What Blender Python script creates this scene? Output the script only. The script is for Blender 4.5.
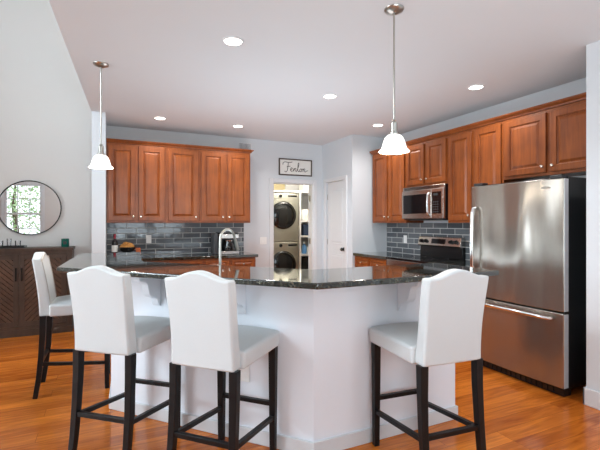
import bpy, math, random
from mathutils import Vector, Matrix
random.seed(7)
for o in list(bpy.data.objects): bpy.data.objects.remove(o)
S = bpy.context.scene; COL = S.collection
R = math.radians; PI = math.pi
H = 2.71                                    # kitchen ceiling height

# ---------------------------------------------------------------- camera
cd = bpy.data.cameras.new('camera'); cam = bpy.data.objects.new('camera', cd); COL.objects.link(cam)
cam.location = (0, 0, 1.37); cam.rotation_euler = (R(90), 0, R(-25))
cd.sensor_width = 36; cd.lens = 407/600*36; cd.shift_y = -2/600; cd.clip_start = .05
S.camera = cam
# ---------------------------------------------------------------- world
W = bpy.data.worlds.new('world'); S.world = W; W.use_nodes = True
wn = W.node_tree; wn.nodes.clear()
wo = wn.nodes.new('ShaderNodeOutputWorld'); wb = wn.nodes.new('ShaderNodeBackground')
wb.inputs[0].default_value = (.86, .93, 1, 1); wb.inputs[1].default_value = 1.6
wn.links.new(wb.outputs[0], wo.inputs[0])
# ---------------------------------------------------------------- daylight through the windows
def area(name, loc, rot, sx, sy, power, color=(1, 1, 1)):
    l = bpy.data.lights.new(name, 'AREA'); l.shape = 'RECTANGLE'; l.size = sx; l.size_y = sy
    l.energy = power; l.color = color
    o = bpy.data.objects.new(name, l); COL.objects.link(o); o.location = loc; o.rotation_euler = rot
    return o
DAY = (.76, .905, 1)
area('daylight_rear', (1.25, -3.34, 1.7), (R(90), 0, 0), 2.3, 1.9, 46, DAY)
area('daylight_left', (-4.36, 2.9, 1.6), (R(90), 0, R(-90)), 2.3, 1.9, 95, DAY)
area('daylight_high', (-4.36, 2.6, 4.0), (R(90), 0, R(-90)), 3.0, 1.3, 260, DAY)
area('daylight_near', (-4.36, -.9, 1.6), (R(90), 0, R(-90)), 2.3, 1.9, 16, DAY)
# unseen fill lights added to brighten the ceiling, behind the camera and inside the kitchen
area('ceiling_fill', (.6, -1.3, .9), (R(172), 0, R(-25)), 2.2, 2.2, 62, (.76, .91, 1))
area('ceiling_fill_kitchen', (1.75, 3.9, .95), (R(180), 0, 0), 1.9, 1.9, 18, (.74, .90, 1))
# ---------------------------------------------------------------- exposure
S.view_settings.view_transform = 'Standard'; S.view_settings.look = 'None'
S.view_settings.gamma = 1; S.view_settings.use_curve_mapping = False
S.view_settings.exposure = 0.68

# ================================================================ materials
def srgb(r, g, b):
    f = lambda c: c/12.92 if c <= .04045 else ((c+.055)/1.055)**2.4
    return (f(r/255), f(g/255), f(b/255), 1)
def newmat(name):
    m = bpy.data.materials.new(name); m.use_nodes = True
    return m, m.node_tree, m.node_tree.nodes['Principled BSDF']
def simple(name, col, rough=.5, metal=0, noise=.04, scale=30, bump=0, emit=0, coat=0, spec=.5):
    m, t, p = newmat(name)
    tc = t.nodes.new('ShaderNodeTexCoord'); nz = t.nodes.new('ShaderNodeTexNoise')
    nz.inputs['Scale'].default_value = scale; nz.inputs['Detail'].default_value = 3
    t.links.new(tc.outputs['Object'], nz.inputs['Vector'])
    mx = t.nodes.new('ShaderNodeMix'); mx.data_type = 'RGBA'
    mx.inputs[6].default_value = tuple(max(0, c*(1-noise)) for c in col[:3])+(1,)
    mx.inputs[7].default_value = tuple(min(1, c*(1+noise)) for c in col[:3])+(1,)
    t.links.new(nz.outputs['Fac'], mx.inputs[0]); t.links.new(mx.outputs[2], p.inputs['Base Color'])
    p.inputs['Roughness'].default_value = rough; p.inputs['Metallic'].default_value = metal
    p.inputs['Specular IOR Level'].default_value = spec
    p.inputs['Coat Weight'].default_value = coat
    if bump:
        b = t.nodes.new('ShaderNodeBump'); b.inputs['Strength'].default_value = bump; b.inputs['Distance'].default_value = .002
        t.links.new(nz.outputs['Fac'], b.inputs['Height']); t.links.new(b.outputs[0], p.inputs['Normal'])
    if emit:
        p.inputs['Emission Color'].default_value = col; p.inputs['Emission Strength'].default_value = emit
    return m
def wood(name, dark, light, rough=.3, sc=(14, 14, 1.2), coat=.25):
    m, t, p = newmat(name)
    tc = t.nodes.new('ShaderNodeTexCoord'); mp = t.nodes.new('ShaderNodeMapping')
    mp.inputs['Scale'].default_value = sc
    t.links.new(tc.outputs['Object'], mp.inputs[0])
    n1 = t.nodes.new('ShaderNodeTexNoise'); n1.inputs['Scale'].default_value = 2.2; n1.inputs['Detail'].default_value = 7
    n1.inputs['Distortion'].default_value = .6
    t.links.new(mp.outputs[0], n1.inputs['Vector'])
    n2 = t.nodes.new('ShaderNodeTexNoise'); n2.inputs['Scale'].default_value = 3.5; n2.inputs['Detail'].default_value = 2
    t.links.new(tc.outputs['Object'], n2.inputs['Vector'])
    ad = t.nodes.new('ShaderNodeMath'); ad.operation = 'MULTIPLY_ADD'; ad.inputs[1].default_value = .5
    t.links.new(n1.outputs['Fac'], ad.inputs[0])
    hf = t.nodes.new('ShaderNodeMath'); hf.operation = 'MULTIPLY'; hf.inputs[1].default_value = .5
    t.links.new(n2.outputs['Fac'], hf.inputs[0]); t.links.new(hf.outputs[0], ad.inputs[2])
    cr = t.nodes.new('ShaderNodeValToRGB')
    cr.color_ramp.elements[0].position = .27; cr.color_ramp.elements[0].color = dark
    cr.color_ramp.elements[1].position = .72; cr.color_ramp.elements[1].color = light
    t.links.new(ad.outputs[0], cr.inputs[0]); t.links.new(cr.outputs[0], p.inputs['Base Color'])
    p.inputs['Specular IOR Level'].default_value = .4
    p.inputs['Roughness'].default_value = rough; p.inputs['Coat Weight'].default_value = coat
    p.inputs['Coat Roughness'].default_value = .2
    return m
def steel(name, col, rough=.25, wave=.0, aniso=0, metal=1):
    m, t, p = newmat(name); p.inputs['Anisotropic'].default_value = aniso
    p.inputs['Metallic'].default_value = metal; p.inputs['Base Color'].default_value = col
    tc = t.nodes.new('ShaderNodeTexCoord'); mp = t.nodes.new('ShaderNodeMapping'); mp.inputs['Scale'].default_value = (3, 3, 260)
    t.links.new(tc.outputs['Object'], mp.inputs[0])
    n = t.nodes.new('ShaderNodeTexNoise'); n.inputs['Scale'].default_value = 3; n.inputs['Detail'].default_value = 4
    t.links.new(mp.outputs[0], n.inputs['Vector'])
    mr = t.nodes.new('ShaderNodeMapRange'); mr.inputs['To Min'].default_value = rough*.8; mr.inputs['To Max'].default_value = rough*1.25
    t.links.new(n.outputs['Fac'], mr.inputs[0]); t.links.new(mr.outputs[0], p.inputs['Roughness'])
    b = t.nodes.new('ShaderNodeBump'); b.inputs['Strength'].default_value = .06; b.inputs['Distance'].default_value = .001
    t.links.new(n.outputs['Fac'], b.inputs['Height'])
    last = b
    if wave:
        m2 = t.nodes.new('ShaderNodeMapping'); m2.inputs['Scale'].default_value = (2.6, 2.6, .55); m2.inputs['Rotation'].default_value = (0, R(14), 0)
        t.links.new(tc.outputs['Object'], m2.inputs[0])
        n2 = t.nodes.new('ShaderNodeTexNoise'); n2.inputs['Scale'].default_value = 1.1; n2.inputs['Detail'].default_value = 1
        t.links.new(m2.outputs[0], n2.inputs['Vector'])
        b2 = t.nodes.new('ShaderNodeBump'); b2.inputs['Strength'].default_value = 1; b2.inputs['Distance'].default_value = wave
        t.links.new(n2.outputs['Fac'], b2.inputs['Height']); t.links.new(b.outputs[0], b2.inputs['Normal']); last = b2
    t.links.new(last.outputs[0], p.inputs['Normal'])
    return m
def mat_floor():
    m, t, p = newmat('hardwood')
    tc = t.nodes.new('ShaderNodeTexCoord'); br = t.nodes.new('ShaderNodeTexBrick')
    br.inputs['Scale'].default_value = 1; br.inputs['Brick Width'].default_value = 1.15; br.inputs['Row Height'].default_value = .125
    br.inputs['Mortar Size'].default_value = .0012; br.inputs['Mortar Smooth'].default_value = .1; br.inputs['Bias'].default_value = 0
    br.inputs['Color1'].default_value = (0, 0, 0, 1); br.inputs['Color2'].default_value = (1, 1, 1, 1); br.inputs['Mortar'].default_value = (.5, .5, .5, 1)
    br.offset = .37; br.offset_frequency = 3
    t.links.new(tc.outputs['Object'], br.inputs['Vector'])
    mp = t.nodes.new('ShaderNodeMapping'); mp.inputs['Scale'].default_value = (1.3, 12, 1)
    t.links.new(tc.outputs['Object'], mp.inputs[0])
    ad = t.nodes.new('ShaderNodeVectorMath'); ad.operation = 'MULTIPLY_ADD'; ad.inputs[1].default_value = (7, 7, 7)
    t.links.new(br.outputs['Color'], ad.inputs[0]); t.links.new(mp.outputs[0], ad.inputs[2])
    n = t.nodes.new('ShaderNodeTexNoise'); n.inputs['Scale'].default_value = 1.6; n.inputs['Detail'].default_value = 6; n.inputs['Distortion'].default_value = 1.6
    t.links.new(ad.outputs[0], n.inputs['Vector'])
    sp = t.nodes.new('ShaderNodeSeparateColor'); t.links.new(br.outputs['Color'], sp.inputs[0])
    f = t.nodes.new('ShaderNodeMath'); f.operation = 'MULTIPLY_ADD'; f.inputs[1].default_value = .24
    t.links.new(sp.outputs[0], f.inputs[0])
    g = t.nodes.new('ShaderNodeMath'); g.operation = 'MULTIPLY'; g.inputs[1].default_value = .74
    t.links.new(n.outputs['Fac'], g.inputs[0]); t.links.new(g.outputs[0], f.inputs[2])
    cr = t.nodes.new('ShaderNodeValToRGB')
    cr.color_ramp.elements[0].position = .22; cr.color_ramp.elements[0].color = FLOOR_D
    cr.color_ramp.elements[1].position = .72; cr.color_ramp.elements[1].color = FLOOR_L
    t.links.new(f.outputs[0], cr.inputs[0])
    mx = t.nodes.new('ShaderNodeMix'); mx.data_type = 'RGBA'; mx.inputs[7].default_value = srgb(140, 66, 22)
    t.links.new(br.outputs['Fac'], mx.inputs[0]); t.links.new(cr.outputs[0], mx.inputs[6]); t.links.new(mx.outputs[2], p.inputs['Base Color'])
    p.inputs['Roughness'].default_value = .2; p.inputs['Specular IOR Level'].default_value = .45
    b = t.nodes.new('ShaderNodeBump'); b.inputs['Strength'].default_value = .12; b.inputs['Distance'].default_value = .004
    t.links.new(n.outputs['Fac'], b.inputs['Height']); t.links.new(b.outputs[0], p.inputs['Normal'])
    return m
def mat_granite():
    m, t, p = newmat('granite')
    tc = t.nodes.new('ShaderNodeTexCoord')
    v = t.nodes.new('ShaderNodeTexVoronoi'); v.inputs['Scale'].default_value = 170
    n = t.nodes.new('ShaderNodeTexNoise'); n.inputs['Scale'].default_value = 42; n.inputs['Detail'].default_value = 5
    t.links.new(tc.outputs['Object'], v.inputs['Vector']); t.links.new(tc.outputs['Object'], n.inputs['Vector'])
    sp = t.nodes.new('ShaderNodeSeparateColor'); t.links.new(v.outputs['Color'], sp.inputs[0])
    ml = t.nodes.new('ShaderNodeMath'); ml.operation = 'MULTIPLY'
    t.links.new(sp.outputs[0], ml.inputs[0]); t.links.new(n.outputs['Fac'], ml.inputs[1])
    cr = t.nodes.new('ShaderNodeValToRGB'); e = cr.color_ramp.elements
    e[0].position = .2; e[0].color = (.006, .007, .006, 1)
    e[1].position = .62; e[1].color = (.16, .15, .11, 1)
    q = e.new(.38); q.color = (.03, .036, .026, 1)
    t.links.new(ml.outputs[0], cr.inputs[0]); t.links.new(cr.outputs[0], p.inputs['Base Color'])
    p.inputs['Roughness'].default_value = .05; p.inputs['Specular IOR Level'].default_value = .75
    p.inputs['Coat Weight'].default_value = .6; p.inputs['Coat Roughness'].default_value = .03
    return m
def mat_tile():
    m, t, p = newmat('glazed_tile')
    tc = t.nodes.new('ShaderNodeTexCoord'); sx = t.nodes.new('ShaderNodeSeparateXYZ'); cx = t.nodes.new('ShaderNodeCombineXYZ')
    t.links.new(tc.outputs['Object'], sx.inputs[0]); t.links.new(sx.outputs[0], cx.inputs[0]); t.links.new(sx.outputs[2], cx.inputs[1])
    br = t.nodes.new('ShaderNodeTexBrick'); br.inputs['Scale'].default_value = 1
    br.inputs['Brick Width'].default_value = .255; br.inputs['Row Height'].default_value = .0755
    br.inputs['Mortar Size'].default_value = .0048; br.inputs['Mortar Smooth'].default_value = .2
    br.inputs['Color1'].default_value = srgb(76, 80, 85); br.inputs['Color2'].default_value = srgb(112, 116, 120)
    br.inputs['Mortar'].default_value = srgb(188, 188, 186)
    t.links.new(cx.outputs[0], br.inputs['Vector']); t.links.new(br.outputs['Color'], p.inputs['Base Color'])
    mr = t.nodes.new('ShaderNodeMapRange'); mr.inputs['To Min'].default_value = .07; mr.inputs['To Max'].default_value = .7
    t.links.new(br.outputs['Fac'], mr.inputs[0]); t.links.new(mr.outputs[0], p.inputs['Roughness'])
    n = t.nodes.new('ShaderNodeTexNoise'); n.inputs['Scale'].default_value = 9
    t.links.new(tc.outputs['Object'], n.inputs['Vector'])
    sb = t.nodes.new('ShaderNodeMath'); sb.operation = 'MULTIPLY_ADD'; sb.inputs[1].default_value = -1
    t.links.new(br.outputs['Fac'], sb.inputs[0])
    sc = t.nodes.new('ShaderNodeMath'); sc.operation = 'MULTIPLY'; sc.inputs[1].default_value = .8
    t.links.new(n.outputs['Fac'], sc.inputs[0]); t.links.new(sc.outputs[0], sb.inputs[2])
    b = t.nodes.new('ShaderNodeBump'); b.inputs['Strength'].default_value = .5; b.inputs['Distance'].default_value = .003
    t.links.new(sb.outputs[0], b.inputs['Height']); t.links.new(b.outputs[0], p.inputs['Normal'])
    return m
def mat_glass(name, tint=(1, 1, 1, 1)):
    m, t, p = newmat(name); t.nodes.remove(p)
    o = t.nodes['Material Output']; tr = t.nodes.new('ShaderNodeBsdfTransparent'); tr.inputs[0].default_value = tint
    gl = t.nodes.new('ShaderNodeBsdfGlossy'); gl.inputs['Roughness'].default_value = .02
    fr = t.nodes.new('ShaderNodeFresnel'); fr.inputs[0].default_value = 1.45
    mx = t.nodes.new('ShaderNodeMixShader')
    t.links.new(fr.outputs[0], mx.inputs[0]); t.links.new(tr.outputs[0], mx.inputs[1]); t.links.new(gl.outputs[0], mx.inputs[2])
    t.links.new(mx.outputs[0], o.inputs[0])
    return m
FLOOR_D = srgb(152, 68, 18); FLOOR_L = srgb(236, 136, 48)
M = dict(
    wall=simple('wall_paint', srgb(213, 217, 221), .75, noise=.01, scale=4),
    dining=simple('dining_paint', srgb(214, 210, 206), .75, noise=.01, scale=4),
    ceil=simple('ceiling_paint', srgb(219, 222, 225), .85, noise=.01, scale=4),
    trim=simple('white_trim', srgb(219, 220, 222), .4, noise=.01),
    pony=simple('bar_wall_paint', srgb(238, 241, 247), .6, noise=.01, scale=5),
    laundry=simple('laundry_paint', srgb(214, 200, 160), .8, noise=.01),
    floor=mat_floor(), granite=mat_granite(), tile=mat_tile(),
    cherry=wood('cherry_wood', srgb(94, 42, 15), srgb(158, 84, 32), .36, coat=.08),
    walnut=wood('walnut_wood', srgb(54, 40, 32), srgb(88, 68, 56), .45, (9, 9, 1.5), .05),
    walnut2=wood('walnut_chevron', srgb(64, 44, 34), srgb(104, 76, 58), .45, (9, 9, 9), .05),
    steel=steel('stainless', (.58, .545, .51, 1), .2), fridge=steel('stainless_door', (.37, .335, .295, 1), .22, .08, .55, .8),
    nickel=steel('brushed_nickel', (.46, .44, .40, 1), .3), chrome=steel('polished_metal', (.78, .77, .76, 1), .16),
    knob=steel('knob_metal', (.75, .70, .62, 1), .25),
    black=simple('black_plastic', (.008, .008, .009, 1), .25), blackglass=simple('black_glass', (.006, .006, .007, 1), .06),
    darkgrey=simple('dark_grey_plastic', srgb(46, 46, 48), .4), legs=simple('black_stained_wood', (.0045, .004, .0045, 1), .4, noise=.3, spec=.3),
    fabric=simple('white_linen', srgb(206, 208, 208), .85, noise=.03, scale=220, bump=.35),
    nail=steel('nailhead_metal', (.45, .42, .38, 1), .3),
    shade=simple('frosted_glass', (1, .97, .92, 1), .3, noise=0, emit=.75),
    lens=simple('lamp_lens', (1, .95, .86, 1), .4, noise=0, emit=4.5),
    glass=mat_glass('clear_glass'), mirror=steel('silvered_glass', (.93, .94, .94, 1), .001),
    washer=steel('champagne_enamel', (.44, .43, .375, 1), .38),
    edge=simple('silver_plastic', srgb(196, 198, 202), .4, metal=.3),
    paper=simple('paper', srgb(236, 234, 228), .8), ink=simple('ink', srgb(40, 36, 34), .7), frame=simple('dark_frame_wood', srgb(74, 58, 48), .6),
    winegl=simple('dark_wine_glass', srgb(22, 16, 16), .08), capsule=simple('red_foil', srgb(150, 26, 44), .35, metal=.3),
    cracker=simple('baked_snack', srgb(196, 142, 74), .8, noise=.3), candle=simple('green_glass', srgb(10, 92, 78), .12, noise=.2),
    bluebin=simple('navy_fabric', srgb(44, 58, 84), .9), blue=simple('blue_plastic', srgb(96, 150, 205), .35), green=simple('green_plastic', srgb(70, 110, 80), .4),
    whiteplastic=simple('white_plastic', srgb(238, 238, 236), .35), red=simple('red_plastic', srgb(170, 40, 44), .4), orange=simple('orange_plastic', srgb(190, 96, 46), .5),
    peach=simple('peach_cloth', srgb(222, 170, 140), .8), leaf=simple('leaves', srgb(176, 196, 156), .7, noise=.4, scale=3),
    bark=simple('bark', srgb(84, 70, 58), .9), grass=simple('lawn_grass', srgb(120, 150, 84), .95, noise=.25, scale=2), screen=simple('grey_display', srgb(60, 66, 66), .2),
)
M['mirror'].node_tree.nodes['Principled BSDF'].inputs['Normal'].links and M['mirror'].node_tree.links.remove(M['mirror'].node_tree.nodes['Principled BSDF'].inputs['Normal'].links[0])

# ================================================================ mesh helpers
class MB:
    def __init__(s): s.v = []; s.f = []
    def add(s, vs, fs):
        n = len(s.v); s.v += [tuple(v) for v in vs]; s.f += [tuple(i+n for i in f) for f in fs]; return s
    def box(s, x0, x1, y0, y1, z0, z1):
        return s.add([(x0, y0, z0), (x1, y0, z0), (x1, y1, z0), (x0, y1, z0), (x0, y0, z1), (x1, y0, z1), (x1, y1, z1), (x0, y1, z1)],
              [(0, 3, 2, 1), (4, 5, 6, 7), (0, 1, 5, 4), (1, 2, 6, 5), (2, 3, 7, 6), (3, 0, 4, 7)])
    def prism(s, poly, z0, z1):
        a = sum(poly[i][0]*poly[(i+1) % len(poly)][1]-poly[(i+1) % len(poly)][0]*poly[i][1] for i in range(len(poly)))
        if a < 0: poly = poly[::-1]
        n = len(poly)
        return s.add([(x, y, z0) for x, y in poly]+[(x, y, z1) for x, y in poly],
              [tuple(range(n-1, -1, -1)), tuple(range(n, 2*n))]+[(i, (i+1) % n, (i+1) % n+n, i+n) for i in range(n)])
    def prism_mat(s, poly, t0, t1, mat):
        b = MB().prism(poly, t0, t1); s.add([mat @ Vector(v) for v in b.v], b.f); return s
    def loft(s, rings, cap=True, closed=True):
        n = len(rings[0]); vs = [v for r in rings for v in r]; fs = []
        for k in range(len(rings)-1):
            for i in range(n if closed else n-1):
                j = (i+1) % n; fs.append((k*n+i, k*n+j, (k+1)*n+j, (k+1)*n+i))
        if cap: fs += [tuple(range(n-1, -1, -1)), tuple(range((len(rings)-1)*n, len(rings)*n))]
        return s.add(vs, fs)
    def lathe(s, prof, c=(0, 0, 0), n=24, axis='z', cap=True):
        rings = []
        for r, h in prof:
            ring = []
            for i in range(n):
                a = 2*PI*i/n; x, y = r*math.cos(a), r*math.sin(a)
                p = {'z': (x, y, h), 'y': (x, h, -y), 'x': (h, x, y)}[axis]
                ring.append((c[0]+p[0], c[1]+p[1], c[2]+p[2]))
            rings.append(ring)
        return s.loft(rings, cap)
    def tube(s, pts, r, n=10, cap=True, square=False):
        P = [Vector(p) for p in pts]; rings = []
        up = None
        for i, p in enumerate(P):
            t = (P[min(i+1, len(P)-1)]-P[max(i-1, 0)]).normalized()
            if up is None: up = Vector((0, 0, 1)) if abs(t.z) < .9 else Vector((1, 0, 0))
            a = t.cross(up).normalized(); b = a.cross(t).normalized(); up = b
            rr = r[i] if isinstance(r, (list, tuple)) else r
            rings.append([p+(a*math.cos(2*PI*k/n+(PI/n if square else 0))+b*math.sin(2*PI*k/n+(PI/n if square else 0)))*rr*(1.4142 if square else 1) for k in range(n)])
        return s.loft(rings, cap)
    def sphere(s, c, r, n=14, m=8, sz=1):
        return s.lathe([(max(r*math.sin(PI*k/m), 1e-4), -r*sz*math.cos(PI*k/m)) for k in range(m+1)], c, n)
    def build(s, name, mat, parent=None, bevel=0, seg=2, smooth=False, loc=None, rz=0, angle=35):
        me = bpy.data.meshes.new(name); me.from_pydata(s.v, [], s.f); me.validate(); me.update()
        import bmesh
        bm = bmesh.new(); bm.from_mesh(me); bmesh.ops.recalc_face_normals(bm, faces=bm.faces); bm.to_mesh(me); bm.free()
        me.materials.append(M[mat] if isinstance(mat, str) else mat)
        o = bpy.data.objects.new(name, me); COL.objects.link(o)
        if parent: o.parent = parent
        if loc: o.location = loc
        o.rotation_euler.z = rz
        if bevel:
            b = o.modifiers.new('bevel', 'BEVEL'); b.width = bevel; b.segments = seg; b.limit_method = 'ANGLE'; b.angle_limit = R(angle)
        if smooth or bevel:
            for p in me.polygons: p.use_smooth = True
            try: me.set_sharp_from_angle(angle=R(48 if smooth else 30))
            except Exception: pass
            if bevel:
                w = o.modifiers.new('wn', 'WEIGHTED_NORMAL'); w.keep_sharp = True
        return o
def tag(o, label, cat, group=None, kind=None):
    o['label'] = label; o['category'] = cat
    if group: o['group'] = group
    if kind: o['kind'] = kind
    return o
def thing(name, label, cat, loc=(0, 0, 0), rz=0, group=None):
    o = bpy.data.objects.new(name, None); COL.objects.link(o); o.empty_display_size = .1
    o.location = loc; o.rotation_euler.z = rz
    return tag(o, label, cat, group)
def struct(o): o['kind'] = 'structure'; return o
def copy_tree(o, parent=None):
    c = o.copy(); COL.objects.link(c)
    if parent: c.parent = parent
    for ch in [x for x in bpy.data.objects if x.parent == o]: copy_tree(ch, c)
    return c
def offset(pl, d):                           # offset an open polyline to its right-hand side
    out = []; n = len(pl)
    def nr(a, b):
        t = Vector((b[0]-a[0], b[1]-a[1])).normalized(); return Vector((t.y, -t.x))
    for i in range(n):
        p = Vector(pl[i][:2])
        if i == 0: out.append(tuple(p+nr(pl[0], pl[1])*d))
        elif i == n-1: out.append(tuple(p+nr(pl[-2], pl[-1])*d))
        else:
            a = nr(pl[i-1], pl[i]); b = nr(pl[i], pl[i+1]); k = (a+b)/(1+a.dot(b)); out.append(tuple(p+k*d))
    return out

# ================================================================ setting
YB = 6.2; XR = 3.97; XW = 3.255; XP = 3.32; YP = 5.25
LD0, LD1, LDH = 2.405, 3.135, 2.035          # laundry doorway
struct(MB().box(-4.3, 4.7, -3.3, 8.5, -.05, 0).build('floor', 'floor'))
cedge = [(-.50, -3.2), (-.335, 2.86), (-.205, 5.47)]
struct(MB().prism([cedge[0], cedge[1], cedge[2], (-.205, YB), (4.09, YB), (4.09, -3.2)], H, H+.25).build('ceiling', 'ceil'))
struct(MB().box(-4.3, .3, -3.3, YB+.12, 5.2, 5.3).build('ceiling_dining', 'ceil'))
# back wall with the laundry doorway
b = MB(); b.box(-.05, LD0, YB, YB+.12, 0, H).box(LD1, 4.7, YB, YB+.12, 0, H).box(LD0, LD1, YB, YB+.12, LDH, H)
struct(b.build('wall_back', 'wall'))
b = MB(); b.box(-4.3, -.05, YB, YB+.12, 0, 5.2).box(-.05, .3, YB, YB+.12, H+.25, 5.2)
struct(b.build('wall_dining', 'dining'))
struct(MB().box(-.20, -.05, 5.47, YB, 0, H).build('wall_stub', 'wall'))
# wall over the kitchen's open side (upper floor) and the remaining shell
struct(MB().prism([(-.50, -3.2), (-.335, 2.86), (-.205, 5.47), (-.205, YB), (-.1, YB), (-.1, 5.47), (-.2, 2.86), (-.36, -3.2)], H+.25, 5.2).build('wall_upper', 'dining'))
struct(MB().box(XR, XR+.12, 1.87, YP, 0, H).build('wall_right', 'wall'))
struct(MB().prism([(XW, -3.2), (XW, 1.87), (XR, 1.87), (XR, 1.75), (XW+.12, 1.75), (XW+.12, -3.2)], 0, H).build('wall_front', 'wall'))
PD0, PD1, PDH = 5.45, 6.06, 2.05             # pantry door
b = MB(); b.box(XP, 4.09, YP, YP+.12, 0, H)
b.box(XP, XP+.12, YP+.12, PD0, 0, H).box(XP, XP+.12, PD1, YB, 0, H).box(XP, XP+.12, PD0, PD1, PDH, H)
struct(b.build('wall_pantry', 'wall'))
# laundry room shell
b = MB(); b.box(2.0, 4.7, 8.3, 8.42, 0, 2.5).box(2.0, 2.1, YB+.12, 8.3, 0, 2.5).box(4.6, 4.7, YB+.12, 8.3, 0, 2.5)
struct(b.build('wall_laundry', 'laundry'))
struct(MB().box(2.0, 4.7, YB+.12, 8.42, 2.5, 2.6).build('ceiling_laundry', 'ceil'))
# rear and left walls with window openings
def wall_holes(axis, c, t, u0, u1, z1, holes, name, mat):
    b = MB(); us = sorted({u0, u1, *[h[0] for h in holes], *[h[1] for h in holes]})
    for a, e in zip(us, us[1:]):
        hs = sorted([h for h in holes if h[0] <= a+1e-6 and h[1] >= e-1e-6], key=lambda h: h[2]); z = 0
        for h in hs+[(0, 0, z1, z1)]:
            if h[2] > z+1e-6:
                b.box(*((a, e, c, c+t) if axis == 'x' else (c, c+t, a, e)), z, h[2])
            z = h[3]
    return struct(b.build(name, mat))
RW = [(-3.02, -2.02, .72, 2.62), (.05, 1.15, .72, 2.62), (1.35, 2.45, .72, 2.62)]
LW = [(1.75, 2.85, .65, 2.55), (2.95, 4.05, .65, 2.55), (1.1, 4.1, 3.35, 4.65), (-2.05, -.95, .65, 2.55), (-.85, .25, .65, 2.55)]
wall_holes('x', -3.3, .1, -4.3, XW+.12, 5.2, RW, 'wall_rear', 'dining')
wall_holes('y', -4.3, .1, -3.2, YB, 5.2, LW, 'wall_left', 'dining')
wi = 0
for holes, ax, c in ((RW, 'x', -3.3), (LW, 'y', -4.3)):
    for (u0, u1, z0, z1) in holes:
        wi += 1
        fr = MB(); gl = MB()
        def bx(bb, a, e, d0, d1, q0, q1):
            if ax == 'x': bb.box(a, e, c+d0, c+d1, q0, q1)
            else: bb.box(c+d0, c+d1, a, e, q0, q1)
        w = .05
        bx(fr, u0, u0+w, .02, .09, z0, z1); bx(fr, u1-w, u1, .02, .09, z0, z1); bx(fr, u0+w, u1-w, .02, .09, z0, z0+w); bx(fr, u0+w, u1-w, .02, .09, z1-w, z1)
        zm = (z0+z1)/2; bx(fr, u0+w, u1-w, .02, .085, zm-.03, zm+.03)
        for k in (1, 2):
            u = u0+(u1-u0)*k/3; bx(fr, u-.012, u+.012, .035, .065, z0+w, zm-.03); bx(fr, u-.012, u+.012, .035, .065, zm+.03, z1-w)
        for q in ((z0+zm)/2, (zm+z1)/2): bx(fr, u0+w, u1-w, .036, .064, q-.012, q+.012)
        # casing on the room side
        bx(fr, u0-.08, u0, .1, .12, z0-.08, z1+.08); bx(fr, u1, u1+.08, .1, .12, z0-.08, z1+.08); bx(fr, u0, u1, .1, .12, z1, z1+.08); bx(fr, u0, u1, .1, .13, z0-.08, z0)
        f = struct(fr.build('window_%d' % wi, 'trim'))
        bx(gl, u0+w, u1-w, .048, .052, z0+w, z1-w); gl.build('pane', 'glass', f)
struct(MB().box(-30, 30, -40, -3.4, -.3, -.2).build('ground_outside', 'grass'))
# baseboards
def bb(name, boxes):
    b = MB()
    for q in boxes: b.box(*q)
    return struct(b.build(name, 'trim', bevel=.004))
bb('baseboard_right', [(XW-.016, XW, -3.1, 1.886, 0, .13), (XW-.016, XW+.3, 1.87, 1.886, 0, .13)])
bb('baseboard_dining', [(-4.2, -.20, YB-.016, YB, 0, .13)])
bb('baseboard_stub', [(-.216, -.20, 5.454, YB-.016, 0, .13), (-.20, -.05, 5.454, 5.47, 0, .13)])
bb('baseboard_back', [(1.93, LD0-.07, YB-.016, YB, 0, .13), (LD1+.07, XP, YB-.016, YB, 0, .13)])
# laundry door casing, jamb and the open door
b = MB(); b.box(LD0-.065, LD0, YB-.018, YB, 0, LDH+.065).box(LD1, LD1+.065, YB-.018, YB, 0, LDH+.065).box(LD0, LD1, YB-.018, YB, LDH, LDH+.065)
b.box(LD0-.001, LD0+.015, YB, YB+.12, 0, LDH).box(LD1-.015, LD1+.001, YB, YB+.12, 0, LDH).box(LD0+.015, LD1-.015, YB, YB+.12, LDH-.015, LDH)
t1 = struct(b.build('trim_1', 'trim', bevel=.003))
for zz in (.47, 1.06, 1.79): MB().box(LD1-.0185, LD1-.0155, YB+.06, YB+.118, zz-.05, zz+.05).build('hinge', 'nickel', t1)
def panel_rings(b, x0, x1, z0, z1, y, rings):
    """concentric rectangular rings: (inset, depth toward -y)"""
    b.loft([[(x0+i, y-d, z0+i), (x1-i, y-d, z0+i), (x1-i, y-d, z1-i), (x0+i, y-d, z1-i)] for i, d in rings], cap=True)
def slab_door(name, w, h, loc, rz, knob_x, knob='darkgrey', hinges=None):
    d = MB().box(0, w, 0, .035, 0, h)
    for s_ in (0, 1):
        for z0, z1 in ((.18, .88), (1.02, h-.14)):
            pass
    o = struct(d.build(name, 'trim', loc=loc, rz=rz, bevel=.002))
    pn = MB()
    for z0, z1 in ((.18, .86), (1.02, h-.13)):
        panel_rings(pn, .10, w-.10, z0, z1, 0, [(0, -.001), (0, .001), (.008, .006), (.018, .001), (.045, .007)])
    pn.build('panel', 'trim', o)
    k = MB().lathe([(.001, -.065), (.018, -.063), (.027, -.05), (.027, -.04), (.012, -.03), (.010, -.012), (.03, -.010), (.03, 0)], (knob_x, 0, .95), 16, 'y')
    k.build('knob', knob, o, smooth=True)
    if hinges is not None:
        for z in (.25, 1.05, 1.8):
            MB().box(hinges-.012, hinges+.012, -.004, .039, z-.045, z+.045).build('hinge', 'nickel', o)
    return o
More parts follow.
